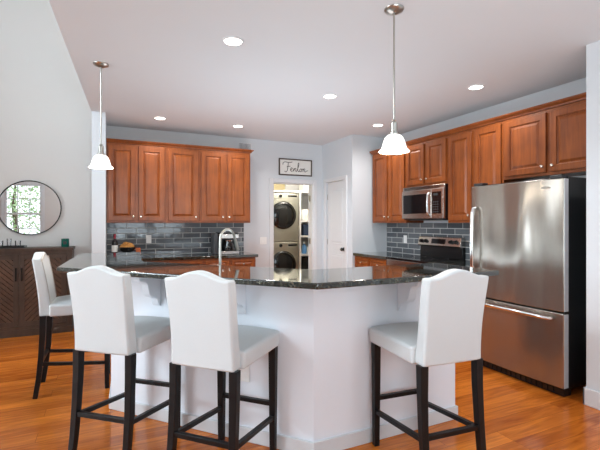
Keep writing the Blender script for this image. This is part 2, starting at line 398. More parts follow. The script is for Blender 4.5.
# pantry door, facing -X: local x runs to -Y
slab_door('door_1', PD1-PD0-.01, PDH-.012, (XP+.02, PD1-.005, .006), R(-90), PD1-PD0-.07, 'black', 0.0)
b = MB(); b.box(XP-.018, XP, PD1, PD1+.06, 0, PDH+.06).box(XP-.018, XP, PD0-.06, PD0, 0, PDH+.06).box(XP-.018, XP, PD0, PD1, PDH, PDH+.06)
struct(b.build('trim_2', 'trim', bevel=.003))
# open laundry door swung into the laundry
a = R(55); slab_door('door_2', .69, 2.0, (LD1+.012, YB+.122, .012), a, .64, 'nickel', 0.01)

# bar half wall
OUT = [(2.23, 1.80), (.935, 1.80), (-.33, 3.20), (-.27, 4.55)]
p0 = offset([(2.195, 1.80)]+OUT[1:3]+[(-.272, 4.50)], .33); p1 = offset([(2.195, 1.80)]+OUT[1:3]+[(-.272, 4.50)], .45)
struct(MB().prism(p0+p1[::-1], 0, 1.036).build('wall_bar', 'pony'))
q0 = offset([(2.21, 1.80)]+OUT[1:3]+[(-.271, 4.515)], .315); q1 = offset([(2.21, 1.80)]+OUT[1:3]+[(-.271, 4.515)], .465)
z = [(p0+p1[::-1])]
bq = MB().prism(q0+p0[::-1], 0, .088); bq.box(2.195, 2.21, p0[0][1]-.015, p1[0][1], 0, .088)
struct(bq.build('baseboard_bar', 'trim', bevel=.004))

# ================================================================ bar top and lower island
tp = offset(OUT, .55)
tag(MB().prism(OUT+tp[::-1], 1.037, 1.07).build('raised_counter', 'granite', bevel=.006), 'dark polished granite raised bar top bent round the white half wall', 'bar counter')
c0 = offset([(2.195, 1.80)]+OUT[1:3]+[(-.272, 4.50)], .452); c1 = offset([(2.195, 1.80)]+OUT[1:3]+[(-.272, 4.50)], 1.10); k1 = offset([(2.195, 1.80)]+OUT[1:3]+[(-.272, 4.50)], 1.06)
tag(MB().prism(c0+c1[::-1], .88, .92).build('sink_counter', 'granite', bevel=.004), 'dark granite lower counter on kitchen side behind the raised bar', 'countertop')
tag(MB().prism(c0+k1[::-1], .001, .879).build('island_cabinet', 'cherry'), 'cherry wood cabinet run under the lower counter behind the bar', 'cabinet')
# corbels under the bar
def corbel(px, py, rz, label):
    prof = [(0, 0), (.20, 0), (.20, -.035), (.185, -.05), (.15, -.055), (.125, -.075), (.115, -.11), (.105, -.145), (.085, -.165), (.05, -.175), (.03, -.19), (.022, -.22), (.012, -.235), (0, -.24)]
    b = MB(); n = len(prof)
    b.add([(-.03, -y, zz) for y, zz in prof]+[(.03, -y, zz) for y, zz in prof], [tuple(range(n)), tuple(range(2*n-1, n-1, -1))]+[(i, (i+1) % n, (i+1) % n+n, i+n) for i in range(n)])
    tag(b.build('corbel', 'pony', bevel=.003, loc=(px, py, 1.036), rz=rz), label, 'bracket', 'white brackets under the bar top')
ang = math.atan2(-.742, .67)                 # turn so that local -y points out of the diagonal wall
nv = Vector((.742, .67)); tv = Vector((-.67, .742))
def on_diag(s, n=2.226): return nv*n+tv*s
for s_, lab in ((1.34, 'white scrolled bracket under bar behind middle white stool'), (2.02, 'white scrolled bracket under bar between the two nearest left stools')):
    p = on_diag(s_); corbel(p.x, p.y, math.atan2(nv.y, nv.x)-PI/2, lab)
corbel(1.72, 2.129, 0, 'white scrolled bracket under bar beside rightmost stool')
def outlet(loc, rz, label, kind='outlet', w=.072, on='bar'):
    o = thing('wall_outlet' if kind == 'outlet' else 'light_switch', label, kind, loc, rz)
    MB().box(-w/2, w/2, -.006, 0, -.058, .058).build('cover_plate', 'whiteplastic', o, bevel=.002)
    if kind == 'outlet':
        for zz in (-.02, .02):
            MB().box(-.016, .016, -.009, -.006, zz-.013, zz+.013).build('socket', 'whiteplastic', o, bevel=.002)
    else:
        for xx in (-.023, .023):
            MB().box(xx-.009, xx+.009, -.011, -.006, -.03, .03).build('rocker', 'whiteplastic', o, bevel=.002)
    return o
p = on_diag(1.32, 2.2285); outlet((p.x, p.y, .43), math.atan2(nv.y, nv.x)-PI/2, 'white electrical outlet low on bar wall under the middle stool')

# ================================================================ cabinets (local: x right, front faces -y, back at +y)
def knob_part(o, x, z, y=-.0215):
    MB().lathe([(.001, -.026), (.012, -.024), (.015, -.017), (.012, -.012), (.006, -.009), (.006, 0)], (x, y, z), 14, 'y').build('knob', 'knob', o, smooth=True)
def cab_door(root, x0, x1, z0, z1, kx=None, kz=None, name='door', stile=.058):
    b = MB(); st = min(stile, (z1-z0)*.27)
    panel_rings(b, x0, x1, z0, z1, 0, [(0, .0), (0, .018), (.003, .021), (st, .021), (st+.004, .009), (st+.012, .007), (st+.036, .0185)])
    o = b.build(name, 'cherry', root)
    if kx is not None: knob_part(o, kx, kz)
    return o
def upper(name_label, loc, rz, w, z0, z1, depth, doors, group, knobs=True):
    """doors: list of (x0,x1,'l'/'r' side on which the knob sits)"""
    o = thing('upper_cabinet', name_label, 'cabinet', loc, rz, group)
    MB().box(0, w, 0, depth, z0, z1).build('body', 'cherry', o, bevel=.002)
    for (a, e, side) in doors:
        cab_door(o, a, e, z0+.03, z1-.03, (e-.028 if side == 'r' else a+.028), z0+.085)
    return o
UB, UT = 1.372, 2.42
YF = 5.87
g = 'cherry wall cabinets left of the doorway'
def two(w, m=.022, c=.02): return [(m, w/2-c, 'r'), (w/2+c, w-m, 'l')]
upper('two-door cherry upper cabinet beside the narrow wall end, leftmost', (-.045, YF, 0), 0, .74, UB, UT, YB-YF-.002, two(.74), g)
upper('single-door cherry upper cabinet between two double-door ones', (.697, YF, 0), 0, .46, UB, UT, YB-YF-.002, [(.03, .43, 'r')], g)
upper('two-door cherry upper cabinet over coffee maker, below the vent', (1.159, YF, 0), 0, .752, UB, UT, YB-YF-.002, two(.752), g)
XF = 3.66; dp = XR-XF-.002
g = 'cherry wall cabinets on the range wall'
upper('two-door cherry upper cabinet left of microwave in the corner', (XF, 5.20, 0), R(-90), .778, UB, UT, dp, two(.778), g)
upper('short two-door cherry upper cabinet above the microwave', (XF, 4.42, 0), R(-90), .758, 1.845, UT, dp, two(.758), g)
upper('tall two-door cherry upper cabinet between microwave and fridge', (XF, 3.66, 0), R(-90), .758, UB, UT, dp, two(.758), g)
upper('wide short cherry upper cabinet above the stainless fridge', (XF, 2.90, 0), R(-90), .95, 1.81, UT, dp, [(.025, .455, 'r'), (.495, .925, 'l')], g)
# crown mouldings
cp = [(0, UT), (-.012, UT), (-.018, UT+.012), (-.03, UT+.02), (-.046, UT+.034), (-.05, UT+.045), (0, UT+.045)]
b = MB(); b.loft([[(-.045, YF+y, zz+.0015) for y, zz in cp], [(1.911, YF+y, zz+.0015) for y, zz in cp]])
b.box(-.045, 1.911, YF+.001, YF+.06, UT+.0015, UT+.04)
b.loft([[(1.911-y, YF-.03, zz+.0015) for y, zz in cp], [(1.911-y, YB-.002, zz+.0015) for y, zz in cp]])
tag(b.build('crown_molding', 'cherry'), 'cherry crown moulding along the cabinets left of doorway', 'molding')
b = MB(); b.loft([[(XF+y, 5.22, zz+.0015) for y, zz in cp], [(XF+y, 1.95, zz+.0015) for y, zz in cp]])
b.box(XF+.001, XF+.06, 1.95, 5.22, UT+.0015, UT+.04)
tag(b.build('crown_molding', 'cherry'), 'cherry crown moulding along the cabinets above fridge and microwave', 'molding')
# base cabinets
def base(label, loc, rz, w, cols, group, depth=.60):
    o = thing('base_cabinet', label, 'cabinet', loc, rz, group)
    b = MB(); b.box(0, w, 0, depth, .10, .878); b.box(.0, w, .06, depth, .0, .10)
    b.build('body', 'cherry', o)
    for (a, e, side) in cols:
        cab_door(o, a, e, .72, .855, (a+e)/2, .7875, 'drawer', .03)
        cab_door(o, a, e, .125, .695, (e-.03 if side == 'r' else a+.03), .63)
    return o
YBF = 5.59; g = 'cherry base cabinets under the back counter'
base('cherry base cabinet with drawers beside the narrow wall end', (-.045, YBF, 0), 0, .74, two(.74), g)
base('cherry base cabinet with one wide drawer in middle of back run', (.697, YBF, 0), 0, .46, [(.02, .44, 'r')], g)
base('cherry base cabinet with drawers under the coffee maker', (1.159, YBF, 0), 0, .74, two(.74), g)
tag(MB().box(-.048, 1.93, YBF-.035, YB-.0015, .88, .92).build('back_counter', 'granite', bevel=.004), 'dark granite counter along back wall under tile', 'countertop')
XBF = 3.365
base('cherry base cabinet with drawers left of the range', (XBF, YP-.01, 0), R(-90), .81, two(.81), 'cherry base cabinets beside the range')
tag(MB().box(XBF-.035, XR-.0015, 4.428, YP-.002, .88, .92).build('corner_counter', 'granite', bevel=.004), 'dark granite counter left of the range in corner', 'countertop')
base('cherry base cabinet between range and fridge', (XBF, 3.652, 0), R(-90), .70, two(.70), 'cherry base cabinets beside the range')
tag(MB().box(XBF-.035, XR-.0015, 2.945, 3.655, .88, .92).build('range_counter', 'granite', bevel=.004), 'dark granite counter between the range and the fridge', 'countertop')
# backsplash
tag(MB().box(0, 1.955, -.01, 0, 0, UB-.92-.003).build('backsplash', 'tile', loc=(-.046, YB-.0005, .9215)), 'blue-grey glossy subway tile backsplash behind the back counter', 'backsplash')
tag(MB().box(0, 2.3, -.01, 0, 0, UB-.92-.003).build('backsplash', 'tile', loc=(XR-.0005, YP-.002, .9215), rz=R(-90)), 'blue-grey glossy subway tile backsplash behind the range', 'backsplash')
outlet((.50, YB-.0107, 1.14), 0, 'white outlet on dark tile right of snack bowl')
outlet((XR-.0107, 4.80, 1.13), R(-90), 'white outlet on dark tile left of the range')
outlet((2.235, YB-.0003, 1.085), 0, 'white double light switch on wall between tile and doorway', 'light switch', .115)

# ================================================================ fridge
FX = 3.19; F0, F1 = 2.005, 2.90              # door face, near and far sides
f = thing('refrigerator', 'tall stainless refrigerator with bottom freezer drawer and black sides', 'refrigerator', (FX, F1, 0), R(-90)); fw = F1-F0
MB().box(.004, fw-.004, .075, .75, .06, 1.735).build('body', 'black', f, bevel=.004)
def fdoor(z0, z1):
    b = MB(); n = 14; ring0 = []; ring1 = []; prof = []
    for k in range(n+1):
        u = k/n; prof.append((u*fw, .016*(2*u-1)**2-.002))
    poly = prof+[(fw, .07), (0, .07)]
    return b.prism(poly, z0, z1)
ud = fdoor(.672, 1.722).build('door', 'fridge', f, bevel=.006); ud['label'] = 'stainless upper fridge door'
ld = fdoor(.072, .658).build('freezer_drawer', 'fridge', f, bevel=.006); ld['label'] = 'stainless freezer drawer'
hp = [(.07, -.002, .90), (.07, -.04, .905), (.07, -.055, .96), (.07, -.066, 1.20), (.07, -.055, 1.45), (.07, -.04, 1.505), (.07, -.002, 1.51)]
MB().tube(hp, [.018, .018, .018, .018, .018, .018, .018], 12).build('handle', 'chrome', ud, smooth=True)
hp = [(.09, -.002, .612), (.10, -.04, .612), (.14, -.055, .615), (fw/2, -.062, .619), (fw-.14, -.055, .615), (fw-.10, -.04, .612), (fw-.09, -.002, .612)]
MB().tube(hp, .015, 12).build('handle', 'chrome', ld, smooth=True)
MB().box(fw-.0005, fw+.003, .018, .066, .677, 1.717).build('edge_trim', 'edge', ud)
MB().box(fw-.0005, fw+.003, .018, .066, .077, .653).build('edge_trim', 'edge', ld)
b = MB(); n = 20
ell = [(.042*math.cos(2*PI*k/n), .011*math.sin(2*PI*k/n)) for k in range(n)]
b.prism_mat(ell, 0, .003, Matrix.Translation((fw-.14, .004, 1.655)) @ Matrix.Rotation(PI/2, 4, 'X'))
b.build('badge', 'chrome', ud)
b = MB(); b.box(.01, fw-.01, .03, .12, .008, .066)
for k in range(16): b.box(.05+k*.048, .083+k*.048, .024, .03, .015, .06)
b.build('grille', 'black', f)
for sx in (.06, fw-.06):
    for sy in (.10, .68): MB().lathe([(.022, 0), (.022, .06)], (sx, sy, 0), 12).build('foot', 'black', f)
MB().box(.02, .12, .02, .10, 1.725, 1.752).build('hinge_cover', 'darkgrey', f, bevel=.004)
MB().box(fw-.12, fw-.02, .02, .10, 1.725, 1.752).build('hinge_cover', 'darkgrey', f, bevel=.004)

# ================================================================ microwave
mw = .756; m_ = thing('microwave', 'stainless over-range microwave hung below short cherry cabinet', 'microwave', (3.602, 4.419, 0), R(-90))
MZ0, MZ1 = 1.415, 1.842
MB().box(0, mw, .02, XR-3.602-.004, MZ0, MZ1).build('body', 'black', m_, bevel=.003)
MB().box(0, mw, -.001, .02, MZ1-.05, MZ1-.002).build('vent_trim', 'steel', m_, bevel=.002)
b = MB()
for k in range(3): b.box(.03, mw-.06, -.004, -.001, MZ1-.041+k*.012, MZ1-.034+k*.012)
b.build('vent_grille', 'black', m_)
d = MB().box(0, .555, -.018, .019, MZ0+.012, MZ1-.052).build('door', 'steel', m_, bevel=.004)
MB().box(.035, .475, -.021, -.018, MZ0+.075, MZ1-.105).build('window', 'blackglass', d, bevel=.002)
MB().tube([(.522, -.018, MZ0+.05), (.522, -.045, MZ0+.075), (.522, -.052, MZ0+.19), (.522, -.045, MZ0+.305), (.522, -.018, MZ0+.33)], .011, 10).build('handle', 'chrome', d, smooth=True)
cp_ = MB().box(.558, mw, -.018, .019, MZ0+.012, MZ1-.052).build('control_panel', 'steel', m_, bevel=.003)
MB().box(.572, mw-.035, -.021, -.018, MZ0+.07, MZ1-.09).build('keypad', 'blackglass', cp_)
MB().box(.60, .67, -.0225, -.021, MZ1-.135, MZ1-.11).build('display', 'screen', cp_)
for r_ in range(5):
    for c_ in range(3): MB().box(.59+c_*.034, .612+c_*.034, -.0225, -.021, MZ0+.085+r_*.03, MZ0+.10+r_*.03).build('button', 'darkgrey', cp_)
MB().box(.06, mw-.06, .06, .34, MZ0-.012, MZ0-.0005).build('light_panel', 'darkgrey', m_)

# ================================================================ range
rw = .752; rg = thing('range', 'stainless electric range with black glass cooktop and knobs', 'stove', (3.335, 4.421, 0), R(-90))
MB().box(0, rw, .025, .615, .04, .895).build('body', 'black', rg)
MB().box(-.0, rw, .0, .56, .896, .921).build('cooktop', 'blackglass', rg, bevel=.003)
od = MB().box(.004, rw-.004, -.015, .024, .26, .80).build('oven_door', 'steel', rg, bevel=.004)
MB().box(.12, rw-.12, -.018, -.015, .37, .66).build('window', 'blackglass', od)
MB().tube([(.05, -.015, .755), (.05, -.06, .757), (rw/2, -.065, .757), (rw-.05, -.06, .757), (rw-.05, -.015, .755)], .012, 10).build('handle', 'chrome', od, smooth=True)
MB().box(.004, rw-.004, -.008, .024, .81, .893).build('front_trim', 'steel', rg, bevel=.003)
MB().box(.004, rw-.004, -.012, .024, .06, .25).build('drawer', 'steel', rg, bevel=.004)
for sx in (.05, rw-.05):
    for sy in (.08, .56): MB().lathe([(.018, 0), (.018, .04)], (sx, sy, 0), 10).build('foot', 'black', rg)
MB().box(.0, rw, .57, .618, .90, 1.07).build('backguard', 'black', rg, bevel=.003)
cp_ = MB(); prof = [(.545, 1.06), (.525, 1.075), (.55, 1.185), (.618, 1.195), (.618, 1.06)]
cp_.loft([[(0, y, zz) for y, zz in prof], [(rw, y, zz) for y, zz in prof]])
cp_ = cp_.build('control_panel', 'steel', rg, bevel=.004)
MB().loft([[(.255, .5293, 1.10), (.255, .5405, 1.163), (.255, .548, 1.163), (.255, .537, 1.10)], [(.50, .5293, 1.10), (.50, .5405, 1.163), (.50, .548, 1.163), (.50, .537, 1.10)]]).build('display', 'blackglass', cp_)
for kx in (.07, .15, .60, .68):
    MB().lathe([(.001, -.035), (.02, -.034), (.024, -.01), (.026, 0)], (kx, .537, 1.13), 16, 'y').build('knob', 'black', cp_, smooth=True)
for bx_, by_, r_ in ((.19, .15, .10), (.56, .15, .085), (.19, .40, .08), (.56, .40, .10)):
    MB().lathe([(r_-.004, .9212), (r_-.004, .9216), (r_, .9216), (r_, .9212)], (bx_, by_, 0), 28, cap=False).build('burner_ring', 'darkgrey', rg)

# ================================================================ lights in the ceiling
def rayXY(x, y, z):                          # builder's aid: which spot on a level plane a sight line meets
    d = 407*(z-1.37)/(223-y); l = (x-300)/407*d
    return (.4226*d+.9063*l, .9063*d-.4226*l)
spots = [((233, 41), 'recessed ceiling light nearest the camera, left of the right pendant'), ((476, 87), 'recessed ceiling light nearest the cabinets above the fridge'),
         ((160, 118), 'recessed ceiling light in front of leftmost upper cabinet'), ((238, 126), 'recessed ceiling light near the small wall vent'),
         ((330, 96), 'recessed ceiling light before the pantry door, mid ceiling'), ((378, 125), 'recessed ceiling light just left of the right pendant shade')]
proto = None
for (px, lab) in spots:
    x, y = rayXY(px[0], px[1], H)
    if proto is None:
        proto = o = thing('recessed_light', lab, 'ceiling light', (x, y, H), 0, 'recessed ceiling lights')
        MB().lathe([(.062, -.001), (.066, -.008), (.078, -.007), (.082, -.001)], n=32, cap=False).build('trim_ring', 'trim', o, smooth=True)
        MB().lathe([(.0005, -.0045), (.063, -.0045), (.063, -.001), (.0005, -.001)], n=32).build('lens', 'lens', o)
        l = bpy.data.lights.new('downlight', 'SPOT'); l.energy = 31; l.color = (.98, .97, .94); l.spot_size = R(165); l.spot_blend = .9; l.shadow_soft_size = .06
        lo = bpy.data.objects.new('downlight', l); COL.objects.link(lo); lo.parent = o; lo.location = (0, 0, -.02)
    else:
        o = copy_tree(proto); o.location = (x, y, H); o['label'] = lab
# pendants
def pendant(x, y, zb, label):
    o = thing('pendant_light', label, 'pendant light', (x, y, H), 0, 'frosted glass pendant lights')
    dz = zb-H
    MB().lathe([(.001, -.03), (.02, -.03), (.035, -.022), (.058, -.012), (.062, -.001), (.001, -.001)], n=28).build('canopy', 'nickel', o, smooth=True)
    MB().tube([(0, 0, -.03), (0, 0, dz+.195)], .0055, 10).build('rod', 'nickel', o, smooth=True)
    MB().lathe([(.001, dz+.20), (.012, dz+.20), (.016, dz+.185), (.022, dz+.18), (.022, dz+.125), (.03, dz+.12), (.03, dz+.106), (.001, dz+.106)], n=24).build('socket', 'nickel', o, smooth=True)
    prof = [(.028, dz+.108), (.042, dz+.103), (.056, dz+.088), (.066, dz+.065), (.073, dz+.04), (.079, dz+.02), (.091, dz+.008), (.096, dz+.002), (.095, dz),
            (.089, dz+.004), (.076, dz+.018), (.069, dz+.04), (.062, dz+.064), (.052, dz+.085), (.04, dz+.098), (.028, dz+.104)]
    MB().lathe(prof, n=36, cap=False).build('lamp_shade', 'shade', o, smooth=True)
    MB().sphere((0, 0, dz+.055), .028, sz=1.2).build('bulb', 'lens', o, smooth=True)
    l = bpy.data.lights.new('pendant_bulb', 'POINT'); l.energy = 8; l.color = (1, .9, .76); l.shadow_soft_size = .04
    lo = bpy.data.objects.new('pendant_bulb', l); COL.objects.link(lo); lo.parent = o; lo.location = (0, 0, dz-.03)
x, y = rayXY(101, 64, H); pendant(x, y, 1.835, 'bell-shaped white pendant hanging before leftmost cabinet')
x, y = rayXY(394, 9, H); pendant(x, y, 1.815, 'bell-shaped white pendant hanging before the range-wall cabinets')
# small wall register near the ceiling
o = thing('wall_vent', 'small white vent grille high on wall above cabinet end', 'vent', (1.925, YB-.0005, 2.565))
MB().box(-.11, .11, -.006, 0, -.07, .07).build('frame', 'trim', o, bevel=.002)
MB().box(-.092, .092, -.0065, -.006, -.057, .057).build('shade_backing', 'darkgrey', o)  # dark plate stands in for the shade between the slats
for k in range(9): MB().box(-.088+k*.02, -.076+k*.02, -.012, -.007, -.055, .055).build('slat', 'wall', o)

# ================================================================ bar stools
def make_stool(label):
    o = thing('bar_stool', label, 'bar stool', group='white upholstered stools at the bar')
    # seat cushion
    n = 12; b = MB(); x0, x1, y0, y1, zb, zt = -.212, .212, -.19, .258, .632, .722
    vs = []; fs = []
    for j in range(n+1):
        for i in range(n+1):
            u = -1+2*i/n; v = -1+2*j/n
            vs.append((x0+(x1-x0)*i/n, y0+(y1-y0)*j/n, zt+.032*(1-abs(u)**3)*(1-.75*abs(v)**3)))
    for j in range(n):
        for i in range(n): fs.append((j*(n+1)+i, j*(n+1)+i+1, (j+1)*(n+1)+i+1, (j+1)*(n+1)+i))
    rim = [i for i in range(n+1)]+[(j)*(n+1)+n for j in range(1, n+1)]+[n*(n+1)+i for i in range(n-1, -1, -1)]+[j*(n+1) for j in range(n-1, 0, -1)]
    base_ = len(vs)
    for r_ in rim: vs.append((vs[r_][0]*.985, vs[r_][1] if vs[r_][1] < 0 else vs[r_][1]*.985, zb))
    m = len(rim)
    for k in range(m): fs.append((rim[k], base_+k, base_+(k+1) % m, rim[(k+1) % m]))
    fs.append(tuple(range(base_, base_+m)))
    b.add(vs, fs); b.build('seat', 'fabric', o, bevel=.014, seg=3, smooth=True, angle=50)
    # camel back
    nu, nv_ = 24, 14; F = []; K = []
    def hump(u):
        a = abs(u)
        return .5+.5*math.cos(PI*min(a/.86, 1))
    for j in range(nv_+1):
        v = j/nv_
        for i in range(nu+1):
            u = -1+2*i/nu; hw = .188-.005*math.sin(PI*min(1, v*1.2))+.006*v**2
            ztop = 1.092+.040*hump(u); zz = .636+v*(ztop-.636)
            yb = -.258-.050*v**1.6-.010*(1-u*u)*(.4+.6*v)
            K.append((u*hw, yb, zz)); F.append((u*hw, yb+.078-.018*v+.012*(1-u*u), zz))
    N = len(K); vs = K+F; fs = []
    ix = lambda i, j: j*(nu+1)+i
    for j in range(nv_):
        for i in range(nu):
            q = (ix(i, j), ix(i+1, j), ix(i+1, j+1), ix(i, j+1)); fs.append(q); fs.append(tuple(N+t for t in q[::-1]))
    for j in range(nv_):
        fs.append((ix(0, j), ix(0, j+1), N+ix(0, j+1), N+ix(0, j))); fs.append((ix(nu, j), N+ix(nu, j), N+ix(nu, j+1), ix(nu, j+1)))
    for i in range(nu):
        fs.append((ix(i, 0), N+ix(i, 0), N+ix(i+1, 0), ix(i+1, 0))); fs.append((ix(i, nv_), ix(i+1, nv_), N+ix(i+1, nv_), N+ix(i, nv_)))
    b = MB().add(vs, fs); bk = b.build('backrest', 'fabric', o, bevel=.012, seg=3, smooth=True, angle=50)
    # nailheads along the edge of the front face of the back
    nb = MB()
    for sx in (0, nu):
        for j in range(4*nv_):
            t = j/4; j0 = int(t); fr = t-j0
            if t < 3.2: continue
            A = Vector(F[ix(sx, j0)]); B = Vector(F[ix(sx, min(j0+1, nv_))]); p = A.lerp(B, fr)
            q = p+Vector((-.016 if sx else .016, .001, 0)); nb.lathe([(.007, 0), (.0064, .003), (.0036, .0048), (.0004, .0054)], q, 6, 'y')
    for i in range(1, nu*2):
        t = i/2; i0 = int(t); p = Vector(F[ix(i0, nv_)]).lerp(Vector(F[ix(min(i0+1, nu), nv_)]), t-i0)
        nb.lathe([(.007, 0), (.0064, .003), (.0036, .0048), (.0004, .0054)], p+Vector((0, .001, -.018)), 6, 'y')
    nb.build('nailhead_trim', 'nail', bk, smooth=True)
    # legs
    def leg(p): MB().tube(p, [.0165+.0055*(q[2]/.64) for q in p], 4, square=True).build('leg', 'legs', o, bevel=.002)
    for s_ in (-1, 1):
        leg([(s_*.178, .222, 0), (s_*.178, .222, .64)])
        leg([(s_*.182, -.285, 0), (s_*.181, -.262, .15), (s_*.180, -.245, .32), (s_*.178, -.235, .5), (s_*.178, -.232, .64)])
    def rail(p, q): MB().tube([p, q], .0125, 4, square=True).build('stretcher', 'legs', o, bevel=.0015)
    rail((-.16, .222, .29), (.16, .222, .29)); rail((-.165, -.250, .275), (.165, -.250, .275))
    for s_ in (-1, 1): rail((s_*.180, -.237, .262), (s_*.178, .204, .212))
    return o
stools = [((.121, 2.742), -41.0, 'white camelback bar stool on black legs, left of the middle stool'),
          ((.600, 2.248), -45.8, 'white camelback bar stool at the bar corner, middle of three seen from behind'),
          ((1.645, 1.842), -4.9, 'white camelback bar stool nearest the fridge'),
          ((-.243, 3.93), -91, 'white stool seen from the side with nailhead trim, before dark sideboard')]
first = None
for (x, y), rz, lab in stools:
    if first is None: first = o = make_stool(lab)
    else: o = copy_tree(first); o['label'] = lab
    o.location = (x, y, 0); o.rotation_euler.z = R(rz)

# ================================================================ dining side: sideboard, mirror, things on it
sbw = 1.12; SY = 5.87; SX = -1.555
s = thing('sideboard', 'dark wood sideboard with chevron doors against grey wall', 'sideboard', (SX, SY, 0)); SH = 1.065; sd = YB-.02-SY
b = MB(); b.box(0, sbw, .02, sd, .08, SH-.035).box(0, .06, 0, .02, .08, SH-.035).box(sbw-.06, sbw, 0, .02, .08, SH-.035).box(.06, sbw-.06, 0, .02, .08, .12).box(.06, sbw-.06, 0, .02, SH-.075, SH-.035)
b.box(.0, sbw, -.005, sd, 0, .08)
b.build('body', 'walnut', s, bevel=.003)
MB().box(-.015, sbw+.015, -.025, sd, SH-.034, SH).build('top', 'walnut', s, bevel=.003)
for k in (0, 1):
    x0 = .063+k*(sbw/2-.062); x1 = x0+sbw/2-.065; z0, z1 = .124, SH-.079
    b = MB(); st = .055
    b.box(x0, x0+st, -.004, .018, z0, z1).box(x1-st, x1, -.004, .018, z0, z1).box(x0+st, x1-st, -.004, .018, z0, z0+st).box(x0+st, x1-st, -.004, .018, z1-st, z1)
    dr = b.build('door', 'walnut', s, bevel=.002)
    # chevron boards: diagonal strips clipped to the panel, mirrored about its centre
    px0, px1, pz0, pz1 = x0+st, x1-st, z0+st, z1-st; xm = (px0+px1)/2; zm_ = (pz0+pz1)/2; ch = MB()
    def clip(poly, ax, val, keep):
        out = []
        for i in range(len(poly)):
            a_, c_ = poly[i], poly[(i+1) % len(poly)]; ia = (a_[ax]-val)*keep >= 0; ic = (c_[ax]-val)*keep >= 0
            if ia: out.append(a_)
            if ia != ic:
                t = (val-a_[ax])/(c_[ax]-a_[ax]); out.append((a_[0]+(c_[0]-a_[0])*t, a_[1]+(c_[1]-a_[1])*t))
        return out
    step = .062
    for side in (-1, 1):
        for q in range(-30, 40):
            # boards slope: fan outwards from the door's vertical centre line
            zc = pz0+q*step; w_ = (px1-px0)
            dirz = -1 if side*(1 if k == 0 else 1) > 0 else 1
            if side < 0: poly = [(xm, zc), (px0, zc-(xm-px0)), (px0, zc-(xm-px0)+step-.008), (xm, zc+step-.008)]
            else: poly = [(xm, zc), (px1, zc-(px1-xm)), (px1, zc-(px1-xm)+step-.008), (xm, zc+step-.008)]
            poly = [(x_, zm_+(z_-zm_)*1) for x_, z_ in poly]
            for ax, val, kp in ((1, pz0, 1), (1, pz1, -1)):
                if poly: poly = clip(poly, ax, val, kp)
            if len(poly) > 2: ch.prism_mat(poly, -.0085-.001*(q % 2), -.0035, Matrix.Translation((0, 0, 0)) @ Matrix(((1, 0, 0, 0), (0, 0, -1, .0), (0, 1, 0, 0), (0, 0, 0, 1))))
    MB().box(px0, px1, .010, .016, pz0, pz1).build('backing_board', 'black', dr)
    ch.build('chevron_panel', 'walnut2', dr)
    hx = x1-.028 if k == 0 else x0+.028
    MB().box(hx-.008, hx+.008, -.02, -.004, .67, .83).build('handle', 'black', dr, bevel=.003)
# mirror
o = thing('round_mirror', 'large round mirror in thin black frame on grey wall', 'mirror', (-.93, YB-.0005, 1.565))
MB().lathe([(.338, -.012), (.338, -.025), (.35, -.025), (.35, 0), (.338, 0), (.338, -.012)], n=72, axis='y', cap=False).build('frame', 'black', o, smooth=True)
MB().lathe([(.0005, -.012), (.338, -.012), (.338, -.002), (.0005, -.002)], n=72, axis='y').build('glass', 'mirror', o)
SZ = SH+.0008
b = MB(); b.prism([(-.17, -.085), (.17, -.085), (.17, .085), (-.17, .085)], 0, .012)
for q in ((-.17, .17, -.085, -.075), (-.17, .17, .075, .085)): b.box(*q, .012, .025)
b.box(-.17, -.16, -.075, .075, .012, .025).box(.16, .17, -.075, .075, .012, .025)
tag(b.build('serving_tray', 'black', loc=(-1.12, 6.02, SZ)), 'low black rectangular tray on the sideboard', 'tray')
for dx, h_, r_, lab in ((-.09, .075, .032, 'short clear glass tumbler on the tray, left'), (.0, .10, .024, 'tall clear glass tumbler at centre of tray'), (.09, .075, .032, 'short clear glass tumbler on the tray, right')):
    tag(MB().lathe([(.001, 0), (r_*.85, 0), (r_, h_), (r_-.002, h_), (r_*.83, .006), (.001, .006)], n=20, cap=False).build('tumbler', 'glass', loc=(-1.12+dx, 6.01, SZ+.0128), smooth=True), lab, 'glass', 'glasses on the sideboard tray')
o = thing('candle_jar', 'dark green glass candle jar on right end of sideboard', 'candle', (-.52, 5.97, SZ))
MB().lathe([(.001, 0), (.041, 0), (.045, .006), (.045, .105), (.041, .105), (.041, .01), (.001, .01)], n=24, cap=False).build('jar', 'candle', o, smooth=True)
MB().lathe([(.0005, .01), (.0405, .01), (.0405, .075), (.0005, .075)], n=24).build('wax', 'paper', o)
MB().box(-.018, .018, -.0465, -.0445, .035, .07).build('sticker', 'darkgrey', o)

# ================================================================ back counter items
CZ = .9208
o = thing('wine_bottle', 'dark wine bottle with red capsule and white label on back counter', 'bottle', (.055, 5.93, CZ))
MB().lathe([(.001, 0), (.036, 0), (.038, .006), (.038, .185), (.034, .205), (.018, .228), (.0145, .25), (.0145, .262)], n=24).build('glass', 'winegl', o, smooth=True)
MB().lathe([(.0158, .232), (.0158, .30), (.012, .303), (.001, .303)], n=20).build('capsule', 'capsule', o, smooth=True)
MB().lathe([(.0386, .065), (.0386, .155)], n=24, cap=False).build('paper_label', 'paper', o, smooth=True)
o = thing('snack_bowl', 'black footed bowl heaped with brown snacks beside wine bottle', 'bowl', (.205, 5.90, CZ))
MB().lathe([(.001, 0), (.055, 0), (.055, .008), (.02, .02), (.02, .05), (.06, .066), (.10, .10), (.108, .13), (.104, .13), (.096, .102), (.06, .075), (.001, .075)], n=32, cap=False).build('bowl_shell', 'black', o, smooth=True)
b = MB()
